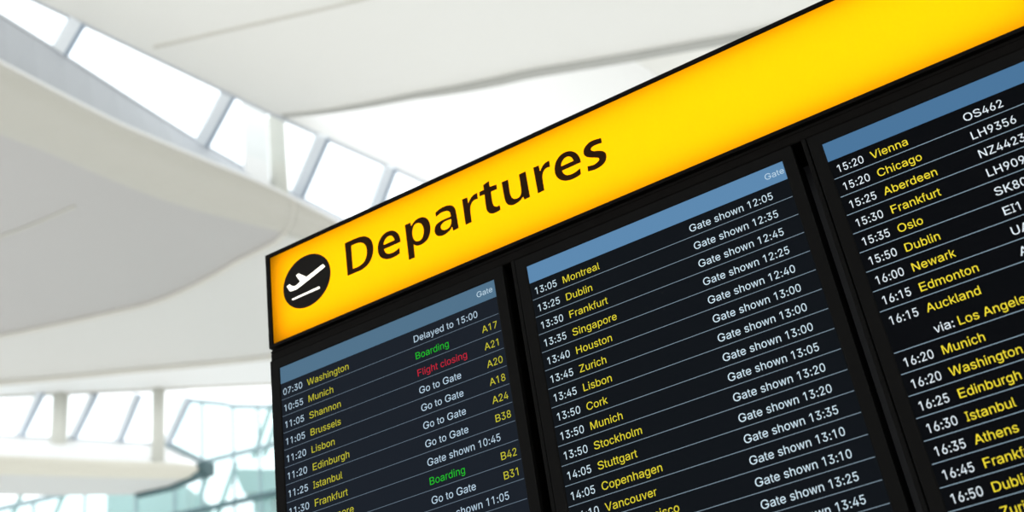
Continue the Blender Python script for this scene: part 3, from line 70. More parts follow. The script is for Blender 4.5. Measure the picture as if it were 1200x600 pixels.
M['farsoffit'] = material('far_soffit_paint', (.66, .66, .64), .5, .35, noise=(.4, .02))
M['wall']    = material('wall_white_paint', (.90, .90, .89), .6, .3, noise=(.5, .015))
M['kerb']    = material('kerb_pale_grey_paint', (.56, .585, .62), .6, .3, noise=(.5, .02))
M['shadowgap'] = material('joint_grey', (.47, .47, .44), .6, .3, noise=(3, .05))
M['paletrim'] = material('joint_cream', (.66, .64, .58), .6, .3, noise=(3, .05))
M['mullion'] = material('mullion_blue_grey_metal', (.84, .88, .92), .45, .4, noise=(4, .03))
M['shade_strip']    = material('dark_blue_grey_shade', (.27, .34, .43), .5, .3, noise=(4, .03))  # shade on the mullion sides, given as a colour
M['column']  = material('column_off_white', (.62, .62, .56), .5, .3, noise=(2, .02))
M['teal']    = material('dark_teal_metal', (.07, .13, .14), .5, .4, noise=(3, .08))
M['tealgrey'] = material('grey_green_metal', (.26, .35, .37), .5, .4, noise=(3, .05))
M['bldg']    = material('pale_green_render', (.36, .48, .46), .7, .2, noise=(.6, .08))
M['clear']   = glass('clear_glass', (.99, 1.0, 1.0), .03)
M['green_glass'] = glass('greenish_glass', (.90, .975, .975), .05)
M['tile']    = material('pale_terrazzo', (.68, .67, .65), .35, .4, noise=(6, .06))
M['paving']  = material('pale_paving', (.58, .58, .57), .8, .2, noise=(.4, .08))

# ------------------------------------------------------------------ objects
def tag(o, label, cat, group=None, kind=None):
    o['label'] = label; o['category'] = cat
    if group: o['group'] = group
    if kind: o['kind'] = kind
    return o

def empty(name, loc, label, cat, group=None, kind=None):
    o = bpy.data.objects.new(name, None); C.objects.link(o); o.location = loc
    o.empty_display_size = .1
    return tag(o, label, cat, group, kind)

def link(name, verts, faces, mats, parent=None, idx=None, smooth=False, label=None):
    me = bpy.data.meshes.new(name); me.from_pydata([tuple(v) for v in verts], [], faces)
    for m in (mats if isinstance(mats, list) else [mats]): me.materials.append(m)
    if idx: me.polygons.foreach_set('material_index', idx)
    bm = bmesh.new(); bm.from_mesh(me)
    if not idx: bmesh.ops.recalc_face_normals(bm, faces=bm.faces)
    bm.to_mesh(me); bm.free()
    if smooth:
        for f in me.polygons: f.use_smooth = len(f.vertices) == 4
    me.update()
    o = bpy.data.objects.new(name, me); C.objects.link(o)
    if parent: o.parent = parent
    if label: o['label'] = label
    return o

def bevel(o, w, seg=2):
    b = o.modifiers.new('edge', 'BEVEL'); b.width = w; b.segments = seg; b.limit_method = 'ANGLE'; b.angle_limit = math.radians(40)
    return o

def box(x0, x1, y0, y1, z0, z1):
    v = [(x, y, z) for x in (x0, x1) for y in (y0, y1) for z in (z0, z1)]
    f = [(0, 1, 3, 2), (4, 6, 7, 5), (0, 4, 5, 1), (2, 3, 7, 6), (0, 2, 6, 4), (1, 5, 7, 3)]
    return v, f

def join(*vf):
    V, F = [], []
    for v, f in vf:
        n = len(V); V += list(v); F += [tuple(i + n for i in q) for q in f]
    return V, F

def ring(x0, x1, z0, z1, l, r, t, b, yf, yb, chamfer=0.0):
    """rectangular frame with mitred corners; inner edge slopes back by chamfer"""
    O = [(x0, z0), (x1, z0), (x1, z1), (x0, z1)]; I = [(x0 + l, z0 + b), (x1 - r, z0 + b), (x1 - r, z1 - t), (x0 + l, z1 - t)]
    c = chamfer; J = [(I[0][0] - c, I[0][1] - c), (I[1][0] + c, I[1][1] - c), (I[2][0] + c, I[2][1] + c), (I[3][0] - c, I[3][1] + c)]
    V = [(x, yf, z) for x, z in O] + [(x, yf, z) for x, z in J] + [(x, yf + c, z) for x, z in I] + [(x, yb, z) for x, z in O] + [(x, yb, z) for x, z in I]
    F = []
    for i in range(4):
        j = (i + 1) % 4
        F += [(i, j, 4 + j, 4 + i), (4 + i, 4 + j, 8 + j, 8 + i), (8 + i, 8 + j, 16 + j, 16 + i), (12 + i, 12 + j, j, i), (16 + i, 16 + j, 12 + j, 12 + i)]
    return V, F

def slab(pts, off):
    """solid from a planar outline and an offset vector"""
    n = len(pts); o = Vector(off)
    V = [Vector(p) for p in pts] + [Vector(p) + o for p in pts]
    F = [tuple(range(n)), tuple(range(2 * n - 1, n - 1, -1))] + [(i, (i + 1) % n, n + (i + 1) % n, n + i) for i in range(n)]
    return V, F

def strip(A, B, off):
    """solid ribbon between two polylines of equal count"""
    n = len(A); o = Vector(off); A = [Vector(p) for p in A]; B = [Vector(p) for p in B]
    V = A + B + [p + o for p in A] + [p + o for p in B]; F = []
    for i in range(n - 1):
        F += [(i, i + 1, n + i + 1, n + i), (2 * n + i, 3 * n + i, 3 * n + i + 1, 2 * n + i + 1), (i, 2 * n + i, 2 * n + i + 1, i + 1), (n + i, n + i + 1, 3 * n + i + 1, 3 * n + i)]
    F += [(0, n, 3 * n, 2 * n), (n - 1, 3 * n - 1, 4 * n - 1, 2 * n - 1)]
    return V, F

def sweep(path, w, h, up=(0, 0, 1), taper=None):
    """rectangular bar along a path: w across, h along up, centred"""
    P = [Vector(p) for p in path]; up = Vector(up); V = []; w_, h_ = w, h
    for i, p in enumerate(P):
        t = (P[min(i + 1, len(P) - 1)] - P[max(i - 1, 0)]).normalized()
        s = t.cross(up).normalized(); q = s.cross(t).normalized()
        if taper is not None: w, h = w_ * (taper + (1 - taper) * min(1, i / len(P) * 2.2)), h_ * (taper + (1 - taper) * min(1, i / len(P) * 2.2))
        V += [p - s * w / 2 - q * h / 2, p + s * w / 2 - q * h / 2, p + s * w / 2 + q * h / 2, p - s * w / 2 + q * h / 2]
    F = []
    for i in range(len(P) - 1):
        for k in range(4):
            F.append((4 * i + k, 4 * i + (k + 1) % 4, 4 * i + 4 + (k + 1) % 4, 4 * i + 4 + k))
    n = 4 * (len(P) - 1)
    return V, F + [(3, 2, 1, 0), (n, n + 1, n + 2, n + 3)]

def spline(pts, n=6):
    """Catmull-Rom through the points"""
    P = [Vector(p) for p in pts]; P = [2 * P[0] - P[1]] + P + [2 * P[-1] - P[-2]]; out = []
    for i in range(1, len(P) - 2):
        a, b, c, d = P[i - 1:i + 3]
        for k in range(n):
            t = k / n
            out.append(.5 * (2 * b + (c - a) * t + (2 * a - 5 * b + 4 * c - d) * t * t + (3 * b - a - 3 * c + d) * t ** 3))
    return out + [P[-2]]

def resample(pts, n):
    P = [Vector(p) for p in pts]; L = [0]
    for a, b in zip(P, P[1:]): L.append(L[-1] + (b - a).length)
    out = []; j = 0
    for k in range(n):
        s = L[-1] * k / (n - 1)
        while j < len(P) - 2 and L[j + 1] < s: j += 1
        out.append(P[j].lerp(P[j + 1], (s - L[j]) / max(1e-9, L[j + 1] - L[j])))
    return out

def rounded(loop, n=5):
    """closed outline of (u, v, corner): smooth between corners, straight where two corners meet"""
    N = len(loop); out = []
    for i in range(N):
        p0, p1, p2, p3 = (loop[(i + k) % N] for k in (-1, 0, 1, 2))
        a, b, c, d = (Vector(q[:2]) for q in (p0, p1, p2, p3))
        if p1[2] and p2[2]:
            out.append(b); continue
        if p1[2]: a = b - (c - b)
        if p2[2]: d = c + (c - b)
        for k in range(n):
            t = k / n
            out.append(.5 * (2 * b + (c - a) * t + (2 * a - 5 * b + 4 * c - d) * t * t + (3 * b - a - 3 * c + d) * t ** 3))
    return out

def fill(loops):
    """triangulated flat fill of outlines with holes -> verts (x, z), faces"""
    cu = bpy.data.curves.new('outline', 'CURVE'); cu.dimensions = '2D'; cu.fill_mode = 'BOTH'
    for L in loops:
        s = cu.splines.new('POLY'); s.points.add(len(L) - 1)
        for p, q in zip(s.points, L): p.co = (q[0], q[1], 0, 1)
        s.use_cyclic_u = True
    o = bpy.data.objects.new('outline', cu); C.objects.link(o)
    dg = bpy.context.evaluated_depsgraph_get(); dg.update()
    me = o.evaluated_get(dg).to_mesh()
    V = [(v.co.x, v.co.y) for v in me.vertices]; F = [tuple(f.vertices) for f in me.polygons]
    o.evaluated_get(dg).to_mesh_clear(); bpy.data.objects.remove(o); bpy.data.curves.remove(cu)
    return V, F

# ------------------------------------------------------------------ lettering of the screens
ADV = dict(zip('ABCDEFGHIKLMNOSUVWZ', (667, 667, 722, 722, 667, 611, 778, 722, 278, 667, 556, 833, 722, 778, 667, 722, 667, 944, 611)))
ADV.update(zip('abcdefghiklmnoprstuvwy', (556, 556, 500, 556, 556, 278, 556, 556, 222, 500, 222, 833, 556, 556, 556, 333, 500, 278, 556, 500, 722, 500)))
ADV.update({c: 556 for c in '0123456789'}); ADV.update({' ': 278, ':': 278})
_cache = {}
def glyph(c):
    if c not in _cache:
        a, loops = GLYPHS[c]; k = ADV[c] / a
        LL = [[(x * k, y / 509) for x, y in L] for L in loops]
        area = lambda L: sum(p[0] * q[1] - q[0] * p[1] for p, q in zip(L, L[1:] + L[:1]))
        V, F = [], []
        for L in LL:                                          # strokes may overlap: fill each with its own counters
            if area(L) > 0: continue
            x0, x1, y0, y1 = min(p[0] for p in L), max(p[0] for p in L), min(p[1] for p in L), max(p[1] for p in L)
            holes = [h for h in LL if area(h) > 0 and x0 < h[0][0] < x1 and y0 < h[0][1] < y1]
            v, f = fill([L] + holes); n = len(V)
            V += v; F += [tuple(i + n for i in q) for q in f]
        _cache[c] = (V, F)
    return _cache[c]

def write(text, u, v, em, cap, y, mat, out):
    """append text as flat faces; em and cap in sign units; out = [verts, faces, material indices]"""
    for c in text:
        if c != ' ':
            V, F = glyph(c); n = len(out[0])
            out[0] += [((u + a / 1000 * em) * U, y, (v + b * cap) * U) for a, b in V]
            out[1] += [tuple(i + n for i in f) for f in F]; out[2] += [mat] * len(F)
        u += ADV[c] / 1000 * em

def bar(u0, u1, v0, v1, y, mat, out):
    n = len(out[0]); out[0] += [(u0 * U, y, v0 * U), (u1 * U, y, v0 * U), (u1 * U, y, v1 * U), (u0 * U, y, v1 * U)]
    out[1].append((n, n + 1, n + 2, n + 3)); out[2].append(mat)

# ------------------------------------------------------------------ the board
UE = 8.10                                                    # right end of the board in sign units
SH = 2.42 * 16 / 9                                           # screen height
PAN = D['PAN']; ROWH = D['H']

def sign():
    t = empty('departures_sign', (0, 0, Z0), 'long yellow backlit sign lettered Departures with a plane symbol', 'sign')
    link('sign_frame', *ring(-.049 * U, UE * U, -.040 * U, 1.042 * U, .049 * U, .04 * U, .042 * U, .040 * U, -.004, .10, .0015), M['black'], t, label='thin black frame around the yellow face')
    link('back_panel', *box(-.02 * U, (UE - .02) * U, .085, .0995, -.02 * U, 1.02 * U), M['black'], t)
    link('sign_face', [(-.01 * U, 0, -.01 * U), ((UE - .03) * U, 0, -.01 * U), ((UE - .03) * U, 0, 1.01 * U), (-.01 * U, 0, 1.01 * U)], [(0, 1, 2, 3)], M['face'], t, label='glowing yellow acrylic face')
    V, F = [], []
    for L in D['LETTERS']:
        v, f = fill([rounded(q) for q in L]); n = len(V)
        V += [(a * U, -.0012, b * U) for a, b in v]; F += [tuple(i + n for i in q) for q in f]
    link('lettering', V, F, M['letters'], t, label='dark brown word Departures')
    cx, cy, cr = D['DISC']; n = 72
    circ = [((cx + cr * math.cos(2 * math.pi * k / n)) * U, -.0005, (cy + cr * math.sin(2 * math.pi * k / n)) * U) for k in range(n)]
    disc = link('symbol_disc', *slab(circ, (0, -.0007, 0)), M['disc'], t, label='round black disc')
    for nm, key, lab in (('plane_symbol', 'PLANE', 'white plane taking off'), ('runway_line', 'LINE', 'white slanted line under the plane')):
        v, f = fill([rounded(D[key])])
        link(nm, [(a * U, -.0022, b * U) for a, b in v], f, M['white_lit'], disc, label=lab)
    for u0, length, k in ((.07, 7.45, 1.0), (7.66, .34, .8)):    # two runs of tubes inside the box
        la = bpy.data.lights.new('sign_lamp', 'AREA'); la.shape = 'RECTANGLE'
        la.size = length * U; la.size_y = .97 * U; la.energy = k * LAMP * math.pi * la.size * la.size_y
        lo = bpy.data.objects.new('sign_lamp', la); C.objects.link(lo); lo.parent = t
        lo.location = ((u0 + length / 2) * U, .040, .5 * U); lo.rotation_euler = (-math.pi / 2, 0, 0)

LAMP = 2.25

SCREENS = [
 dict(glow=(.0080, .0120, .0190), head=(.078, .165, .255), white=(.50, .66, .80), yel=(.55, .52, .030), line=(.13, .18, .235), pen=.020,
  label='departures screen at the left end of the board, listing Washington first', flight=False,
  rows=[('07:30', 'Washington', 'Delayed to 15:00', '', 'w'), ('10:55', 'Munich', 'Boarding', 'A17', 'g'), ('11:05', 'Shannon', 'Flight closing', 'A21', 'r'), ('11:05', 'Brussels', 'Go to Gate', 'A20', 'w'),
        ('11:20', 'Lisbon', 'Go to Gate', 'A18', 'w'), ('11:20', 'Edinburgh', 'Go to Gate', 'A24', 'w'), ('11:25', 'Istanbul', 'Go to Gate', 'B38', 'w'), ('11:30', 'Frankfurt', 'Gate shown 10:45', '', 'w'),
        ('', 'Singapore', 'Boarding', 'B42', 'g'), ('', '', 'Go to Gate', 'B31', 'w'), ('', '', 'Gate shown 11:05', '', 'w')]),
 dict(glow=(.0030, .0048, .0070), head=(.105, .245, .43), white=(.66, .82, .92), yel=(.78, .68, .035), line=(.22, .30, .37), pen=.032,
  label='departures screen in the middle of the board, listing Montreal first', flight=False,
  rows=[('13:05', 'Montreal', 'Gate shown 12:05', '', 'w'), ('13:25', 'Dublin', 'Gate shown 12:35', '', 'w'), ('13:30', 'Frankfurt', 'Gate shown 12:45', '', 'w'), ('13:35', 'Singapore', 'Gate shown 12:25', '', 'w'),
        ('13:40', 'Houston', 'Gate shown 12:40', '', 'w'), ('13:45', 'Zurich', 'Gate shown 13:00', '', 'w'), ('13:45', 'Lisbon', 'Gate shown 13:00', '', 'w'), ('13:50', 'Cork', 'Gate shown 13:00', '', 'w'),
        ('13:50', 'Munich', 'Gate shown 13:05', '', 'w'), ('13:50', 'Stockholm', 'Gate shown 13:20', '', 'w'), ('14:05', 'Stuttgart', 'Gate shown 13:20', '', 'w'), ('14:05', 'Copenhagen', 'Gate shown 13:35', '', 'w'),
        ('14:10', 'Vancouver', 'Gate shown 13:10', '', 'w'), ('', 'San Francisco', 'Gate shown 13:10', '', 'w'), ('', '', 'Gate shown 13:25', '', 'w'), ('', '', 'Gate shown 13:45', '', 'w')]),
 dict(glow=(.0006, .0011, .0018), head=(.066, .176, .33), white=(.84, .93, 1.0), yel=(.98, .80, .040), line=(.30, .42, .52), pen=.042,
  label='departures screen at the right end of the board, listing Vienna first', flight=True,
  rows=[('15:20', 'Vienna', 'OS462', '', 'w'), ('15:20', 'Chicago', 'LH9356', '', 'w'), ('15:25', 'Aberdeen', 'NZ4423', '', 'w'), ('15:30', 'Frankfurt', 'LH909', '', 'w'), ('15:35', 'Oslo', 'SK80', '', 'w'),
        ('15:50', 'Dublin', 'EI1', '', 'w'), ('16:00', 'Newark', 'UA', '', 'w'), ('16:15', 'Edmonton', 'A', '', 'w'), ('16:15', 'Auckland', '', 'via', 'w'), None, ('16:20', 'Munich', '', '', 'w'), ('16:20', 'Washington', '', '', 'w'),
        ('16:25', 'Edinburgh', '', '', 'w'), ('16:30', 'Istanbul', '', '', 'w'), ('16:35', 'Athens', '', '', 'w'), ('16:45', 'Frankfurt', '', '', 'w'), ('16:50', 'Dublin', '', '', 'w'), ('', 'Zurich', '', '', 'w')]),
]

def display(k, s):
    L, W, T, B = PAN[k]; B = T - .1745
    W = max(W, 2.414); top, bot = T + .105, T - SH - .11
    t = empty('flight_information_display', (0, 0, Z0), s['label'], 'screen', 'flight information screens on the board')
    x0, x1 = (L - .105) * U, (L + W + .105) * U
    if k == 0: x0 = -.049 * U
    # casing: bezel ring, dark inner lip, housing behind
    bz = link('bezel', *ring(x0, x1, bot * U, top * U, L * U - x0, .105 * U, .105 * U, .11 * U, -.0025, .012, .0022), M['bezel'], t, label='matt charcoal frame of the screen')
    bevel(bz, .0008)
    link('housing', *box(x0 + .004, x1 - .004, .012, .0995, bot * U + .004, top * U - .004), M['black'], t)
    em = material('screen_glow', (.0012, .0012, .0015), .6, .02, emit=s['glow'], bump=.05)
    mh = material('heading_bar_light', (.003, .003, .003), .6, .02, emit=s['head'])
    mw, my, ml = (material(n, (.003, .003, .003), .6, .02, emit=s[q]) for n, q in (('white_text_light', 'white'), ('yellow_text_light', 'yel'), ('row_line_light', 'line')))
    mg = material('green_text_light', (.003, .003, .003), .6, .02, emit=(.012, .50, .018)); mr = material('red_text_light', (.003, .003, .003), .6, .02, emit=(.55, .012, .035))
    ht = material('heading_text_light', (.003, .003, .003), .6, .02, emit=tuple(min(1, c * 1.0) for c in (.52, .68, .80)))
    sc = link('screen', *box((L - .004) * U, (L + W + .004) * U, 0, .012, (T - SH) * U, (T + .003) * U), em, t, label='lit dark screen with rows of flights')
    link('heading_bar', *box(L * U, (L + W) * U, -.0004, 0, B * U, T * U), mh, sc, label='plain steel-blue bar above the rows')
    if not s['flight']:
        out = [[], [], []]; write('Gate', L + 2.236, B + .062, .0795, .056, -.0008, 0, out)
        link('heading_text', out[0], out[1], ht, sc, label='pale word Gate in the blue bar')
    col = {'w': 0, 'y': 1, 'g': 2, 'r': 3}
    em_, cap, y = (.0935, .067, -.0006) if k < 2 else (.097, .0685, -.0006)
    for i, r in enumerate(s['rows']):
        if r is None: continue
        tm, place, stat, gate, c = r; out = [[], [], []]
        base = B - (i + .745) * ROWH
        write(tm, L + s['pen'], base, em_ * (1.02, .975, .925)[k], cap, y, 0, out)
        write(place, L + (.310, .310, .320)[k], base, em_, cap, y, 1, out)
        u = L + (1.050 if s['flight'] else 1.527 if k == 0 else 1.516)
        write(stat, u, base, em_ * (1.015 if s['flight'] else .985), cap, y, col[c], out)
        n = 1
        if gate == 'via':
            write('via:', L + .322, base - ROWH, em_, cap, y, 0, out); write('Los Angeles', L + .492, base - ROWH, em_, cap, y, 1, out); n = 2
        elif gate: write(gate, L + 2.240, base, em_ * .99, cap, y, 1, out)
        v = B - (i + n) * ROWH
        bar(L + .004, L + W - .004, v - .0027, v + .0027, y, 4, out)
        words = ' '.join(q for q in (tm, place, stat, gate if gate != 'via' else 'via Los Angeles') if q)
        link('flight_row', out[0], out[1], [mw, my, mg, mr, ml], sc, idx=out[2], label='row reading ' + words)
    return t

def mounting():
    t = empty('mounting_frame', (0, .12, 0), 'black steel frame holding the yellow sign and the three screens', 'frame')
    t.location = (0, 0, 0)
    o = lambda vf: ([(x, y, z + Z0) for x, y, z in vf[0]], vf[1])
    lo = PAN[0][2] - SH - .11
    link('top_rail', *o(join(box(-.035 * U, UE * U - .004, .0022, .0995, -.165 * U, -.058 * U), box(-.035 * U, UE * U - .004, .03, .0995, -.058 * U, -.041 * U), box(-.045 * U, UE * U - .004, .001, .0065, -.088 * U, -.068 * U), box(-.049 * U, UE * U - .004, .003, .0065, -.172 * U, -.092 * U))), M['black'], t)
    for k in (0, 1):
        a = PAN[k][0] + max(PAN[k][1], 2.414) + .19
        m = bevel(link('mullion', *o(box(a * U, (a + .038) * U, .001, .0995, lo * U, -.170 * U)), M['bezel'], t), .0015)
    link('back_plate', *o(box(-.03 * U, UE * U - .01, .10, .112, lo * U, -.045 * U)), M['steel'], t)
    for u in (.8, 4.05, 7.3):
        p = bevel(link('post', *box(u * U - .04, u * U + .04, .112, .192, .012, Z0 - .012), M['steel'], t), .006)
        link('foot_plate', *box(u * U - .12, u * U + .12, .03, .29, 0, .012), M['steel'], p)

sign()
for k, s in enumerate(SCREENS): display(k, s)
mounting()

# ------------------------------------------------------------------ the hall
def st(name, vf, mat, label, cat, smooth=False):
    return tag(link(name, *vf, mat, smooth=smooth), label, cat, kind='structure')

st('floor', box(-14, 16, -14, 36, -.2, 0), M['tile'], 'pale terrazzo floor of the hall', 'floor')
st('ground', box(-160, 160, -160, 160, -.5, -.22), M['paving'], 'pale paving outside the hall', 'ground')

UA, UC = D['UP_A'], D['UP_C']
UCs = spline(UC, 4)
z = UC[0][2]
outline = [(-6.6, -12, z)] + UA + UCs + [(6, 9.3, z), (14, 8.6, z), (14, -12, z)]
st('ceiling', slab(outline, (0, 0, .35)), M['ceiling'], 'broad white ceiling panel over the board with a pointed corner at the column', 'ceiling')
st('trim_1', sweep([p + Vector((0, 0, -.012)) for p in UCs + [Vector((6, 9.3, z)), Vector((13.9, 8.6, z))]], .10, .08, taper=.3), M['shadowgap'], 'grey curved edge strip of the broad white ceiling above the yellow sign', 'trim')
st('trim_2', sweep(spline([Vector(p) + Vector((0, 0, -.004)) for p in D['SEAM1']], 4), .03, .02), M['paletrim'], 'fine slanting joint line across the broad white ceiling', 'trim')

st('trim_15', sweep(spline([Vector(p) + Vector((0, 0, -.004)) for p in D['SEAM3']], 4), .03, .02), M['edge'], 'faint joint line on the grey soffit near its left end', 'trim')

# high wall and high ceiling beyond the curved edge
H = [Vector(p) for p in D['HEAD1']]
w0, d = H[2], (H[3] - H[2]).normalized()
nr = Vector((-d.y, d.x, 0))
W0, W1 = w0 - d * .2, w0 + d * 27
st('wall_left', slab([W0, W1, W1 + Vector((0, 0, 5)), W0 + Vector((0, 0, 5))], nr * .03), M['wall'], 'tall white wall beyond the curved ceiling edge, above the slanted window', 'wall')
st('ceiling_high', slab([W0 + Vector((0, 0, 5)), W1 + Vector((0, 0, 5)), Vector((15, 34, w0.z + 5)), Vector((15, 6, w0.z + 5))], (0, 0, .2)), M['ceiling'], 'second higher white ceiling glimpsed past the curved edge', 'ceiling')

# slanted strip window on the left, beside the rounded roof edge
SILL = [Vector(p) for p in D['SILL1']]
def window(name, label, heads, sills, mulls, mw, md, pane_mat, headw):
    root = empty(name, tuple(heads[0]), label, 'window', kind='structure')
    inv = Matrix.Translation(-Vector(heads[0]))
    loc = lambda vf: ([inv @ Vector(v) for v in vf[0]], vf[1])
    n = len(mulls)
    edges = [(heads[0], sills[0])] + mulls + [(heads[-1], sills[-1])]
    nrm = (heads[-1] - heads[0]).cross(sills[0] - heads[0]).normalized()
    if nrm.x < 0: nrm = -nrm
    for (a, b), (c, e) in zip(edges, edges[1:]):
        link('pane', *loc(slab([a, c, e, b], nrm * -.02)), pane_mat, root)
    run = (heads[-1] - heads[0]).normalized()
    for a, b in mulls:
        dn = run.cross(b - a).normalized()
        if dn.z > 0: dn = -dn                                   # towards the hall
        bevel(link('mullion', *loc(sweep([a + dn * md * .3, b + dn * md * .3], mw, md, up=dn)), M['mullion'], root), .006)
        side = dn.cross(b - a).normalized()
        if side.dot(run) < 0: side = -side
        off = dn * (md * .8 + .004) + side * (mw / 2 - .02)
        link('shade_strip', *loc(sweep([a + off, b + off], .040, .012, up=dn)), M['shade_strip'], root, label='dark strip painted in for the shaded side of the mullion')  # added dark strip paints the shaded side of each mullion
    link('head_frame', *loc(sweep(heads, .03, .04)), M['kerb'], root)
    link('sill_frame', *loc(sweep(sills, .03, .03)), M['kerb'], root)
    return root
V3 = lambda L: [Vector(p) for p in L]
window('window_1', 'long bright strip window between the rounded roof edge and the broad ceiling', V3(D['HEAD1']), SILL, [tuple(V3(m)) for m in sorted(D['MUL1'], key=lambda m: m[0][1])], .17, .06, M['clear'], .08)

# roof with the rounded edge below that window
def tube(ns, n=28):
    V, F = [], []
    for bx, by, bz, nx, ny, r in ns:
        for k in range(n):
            a = 2 * math.pi * k / n
            V.append((bx + r * math.sin(a) * nx, by + r * math.sin(a) * ny, bz + r * (1 - math.cos(a))))
    for i in range(len(ns) - 1):
        for k in range(n): F.append((i * n + k, i * n + (k + 1) % n, (i + 1) * n + (k + 1) % n, (i + 1) * n + k))
    m = (len(ns) - 1) * n
    return V, F + [tuple(range(n - 1, -1, -1)), tuple(range(m, m + n))]
def dense(ns, k=5): 
    cols = [spline([(q[0], q[1], q[2]) for q in ns], k), spline([(q[3], q[4], q[5]) for q in ns], k)]
    return [(a.x, a.y, a.z, b.x, b.y, b.z) for a, b in zip(*cols)]
NS = dense(D['NOSE1']); cut = 5 * 8 + 3
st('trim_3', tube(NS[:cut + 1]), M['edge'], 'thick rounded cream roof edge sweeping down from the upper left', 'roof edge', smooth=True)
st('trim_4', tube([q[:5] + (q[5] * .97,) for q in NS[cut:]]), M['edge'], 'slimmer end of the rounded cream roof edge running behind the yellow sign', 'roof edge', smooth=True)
j = NS[cut]; g = (Vector(NS[cut + 1][:3]) - Vector(j[:3])).normalized() * .03
st('trim_5', tube([(j[0] + g.x * q, j[1] + g.y * q, j[2] - .004, j[3], j[4], j[5] * 1.02) for q in (-.5, .5)], 48), M['paletrim'], 'thin joint ring between the thick and the slim rounded roof edge', 'trim', smooth=True)
glint_path = [Vector((q[0] + q[5] * math.sin(2.15) * q[3], q[1] + q[5] * math.sin(2.15) * q[4], q[2] + q[5] * (1 - math.cos(2.15)))) for q in NS]
st('highlight_strip', sweep(glint_path, .035, .035), M['wall'], 'thin white strip painted as a highlight along the top of the rounded cream roof edge', 'trim')  # white strip added to paint the highlight on top of the rounded edge
J = spline(D['JOINT'], 4)
NB = [Vector(q[:3]) for q in NS]
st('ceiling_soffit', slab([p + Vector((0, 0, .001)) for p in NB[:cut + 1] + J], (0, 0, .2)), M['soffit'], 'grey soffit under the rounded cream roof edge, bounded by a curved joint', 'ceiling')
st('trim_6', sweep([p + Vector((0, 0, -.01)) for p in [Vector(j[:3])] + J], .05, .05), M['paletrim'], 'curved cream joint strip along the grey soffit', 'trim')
DE = spline(D['DEDGE'], 3)
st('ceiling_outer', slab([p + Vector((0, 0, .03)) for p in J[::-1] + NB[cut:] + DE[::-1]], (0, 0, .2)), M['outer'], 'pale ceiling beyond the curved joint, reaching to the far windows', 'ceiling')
# kerb from the rounded edge up to the window
m = 24
ntop = resample([Vector((q[0] + .2 * q[5] * q[3], q[1] + .2 * q[5] * q[4], q[2] + 1.95 * q[5])) for q in NS], m)
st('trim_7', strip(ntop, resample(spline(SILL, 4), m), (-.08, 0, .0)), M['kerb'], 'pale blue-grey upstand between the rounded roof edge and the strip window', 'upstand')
# column and panel at the pointed corner
def cyl(x, y, r, z0, z1, n=32):
    return ([(x + r * math.cos(2 * math.pi * k / n), y + r * math.sin(2 * math.pi * k / n), zz) for zz in (z0, z1) for k in range(n)],
            [(k, (k + 1) % n, n + (k + 1) % n, n + k) for k in range(n)] + [tuple(range(n - 1, -1, -1)), tuple(range(n, 2 * n))])
cx, cy, cz = D['COL1']
st('column', cyl(cx, cy, .10, D['NOSE1'][0][2] + .2, cz), M['column'], 'round off-white column under the pointed ceiling corner', 'column', smooth=True)
pa, pb = V3(D['PANEL1'])
st('wall_panel', slab([pa, pb, pb - Vector((0, 0, 1.7)), pa - Vector((0, 0, 1.7))], (-.04, .01, 0)), M['wall'], 'narrow white panel left of the round column', 'wall panel')

# far end: ceiling strip, windows, columns, second rounded edge
st('ceiling_far', slab(V3(D['DE0']) + V3(D['EEDGE'])[::-1], (0, 0, .25)), M['wall'], 'bright white ceiling strip above the far windows', 'ceiling')
st('trim_8', sweep([p + Vector((0, 0, .02)) for p in DE], .07, .06), M['paletrim'], 'beige edge strip of the pale ceiling before the far windows', 'trim')
st('trim_9', sweep(V3(D['EEDGE']), .04, .04), M['paletrim'], 'thin edge line over the far windows', 'trim')
window('window_2', 'row of far slanted windows under the bright ceiling strip', V3(D['HEADF']), V3(D['SILLF']), [tuple(V3(q)) for q in sorted(D['MULF'], key=lambda q: q[0][1])], .12, .06, M['clear'], .05)
NF = [(x, y, zz, .80, -.60, r) for (x, y, zz), r in zip(D['NOSEF'], (.125, .122, .12, .115, .11, .105, .09, .07))]
NFs = dense(NF, 3)
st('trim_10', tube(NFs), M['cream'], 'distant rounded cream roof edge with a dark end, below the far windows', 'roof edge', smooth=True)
NFB = [Vector(q[:3]) for q in NFs]
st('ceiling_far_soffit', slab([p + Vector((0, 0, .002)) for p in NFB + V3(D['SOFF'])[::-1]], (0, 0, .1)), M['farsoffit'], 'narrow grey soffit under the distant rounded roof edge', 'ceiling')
fe = V3(D['SOFF'])[3:]
st('trim_11', sweep([p + Vector((0, 0, .0)) for p in fe], .10, .07), M['teal'], 'dark teal edge at the end of the distant roof', 'trim')
e = NFB[-1]
st('trim_12', box(e.x + .0, e.x + .16, e.y - .02, e.y + .16, e.z + .0, e.z + .17), M['teal'], 'dark teal end cap of the distant rounded roof edge', 'trim')
kf = resample([Vector((q[0], q[1], q[2] + 2 * q[5] - .01)) for q in NFs], 12); ks = resample(V3(D['SILLF']) + V3(D['KERBF'])[1:], 12)
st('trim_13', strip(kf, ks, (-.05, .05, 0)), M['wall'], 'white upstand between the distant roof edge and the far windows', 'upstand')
st('trim_14', sweep([p + Vector((.03, -.03, .02)) for p in V3(D['KERBF'])], .06, .06), M['tealgrey'], 'grey slanting edge from the far windows down to the glass wall', 'trim')
for p, r, lab in ((D['COLF'][0], .105, 'pale column among the far windows, the one nearer the thick roof edge'), (D['COLF'][1], .085, 'pale column among the far windows, the one nearer the glass wall')):
    x, y, zz = p
    zb = 7.98
    st('column', cyl(x, y, r, zb, zz + .05), M['column'], lab, 'column', smooth=True)

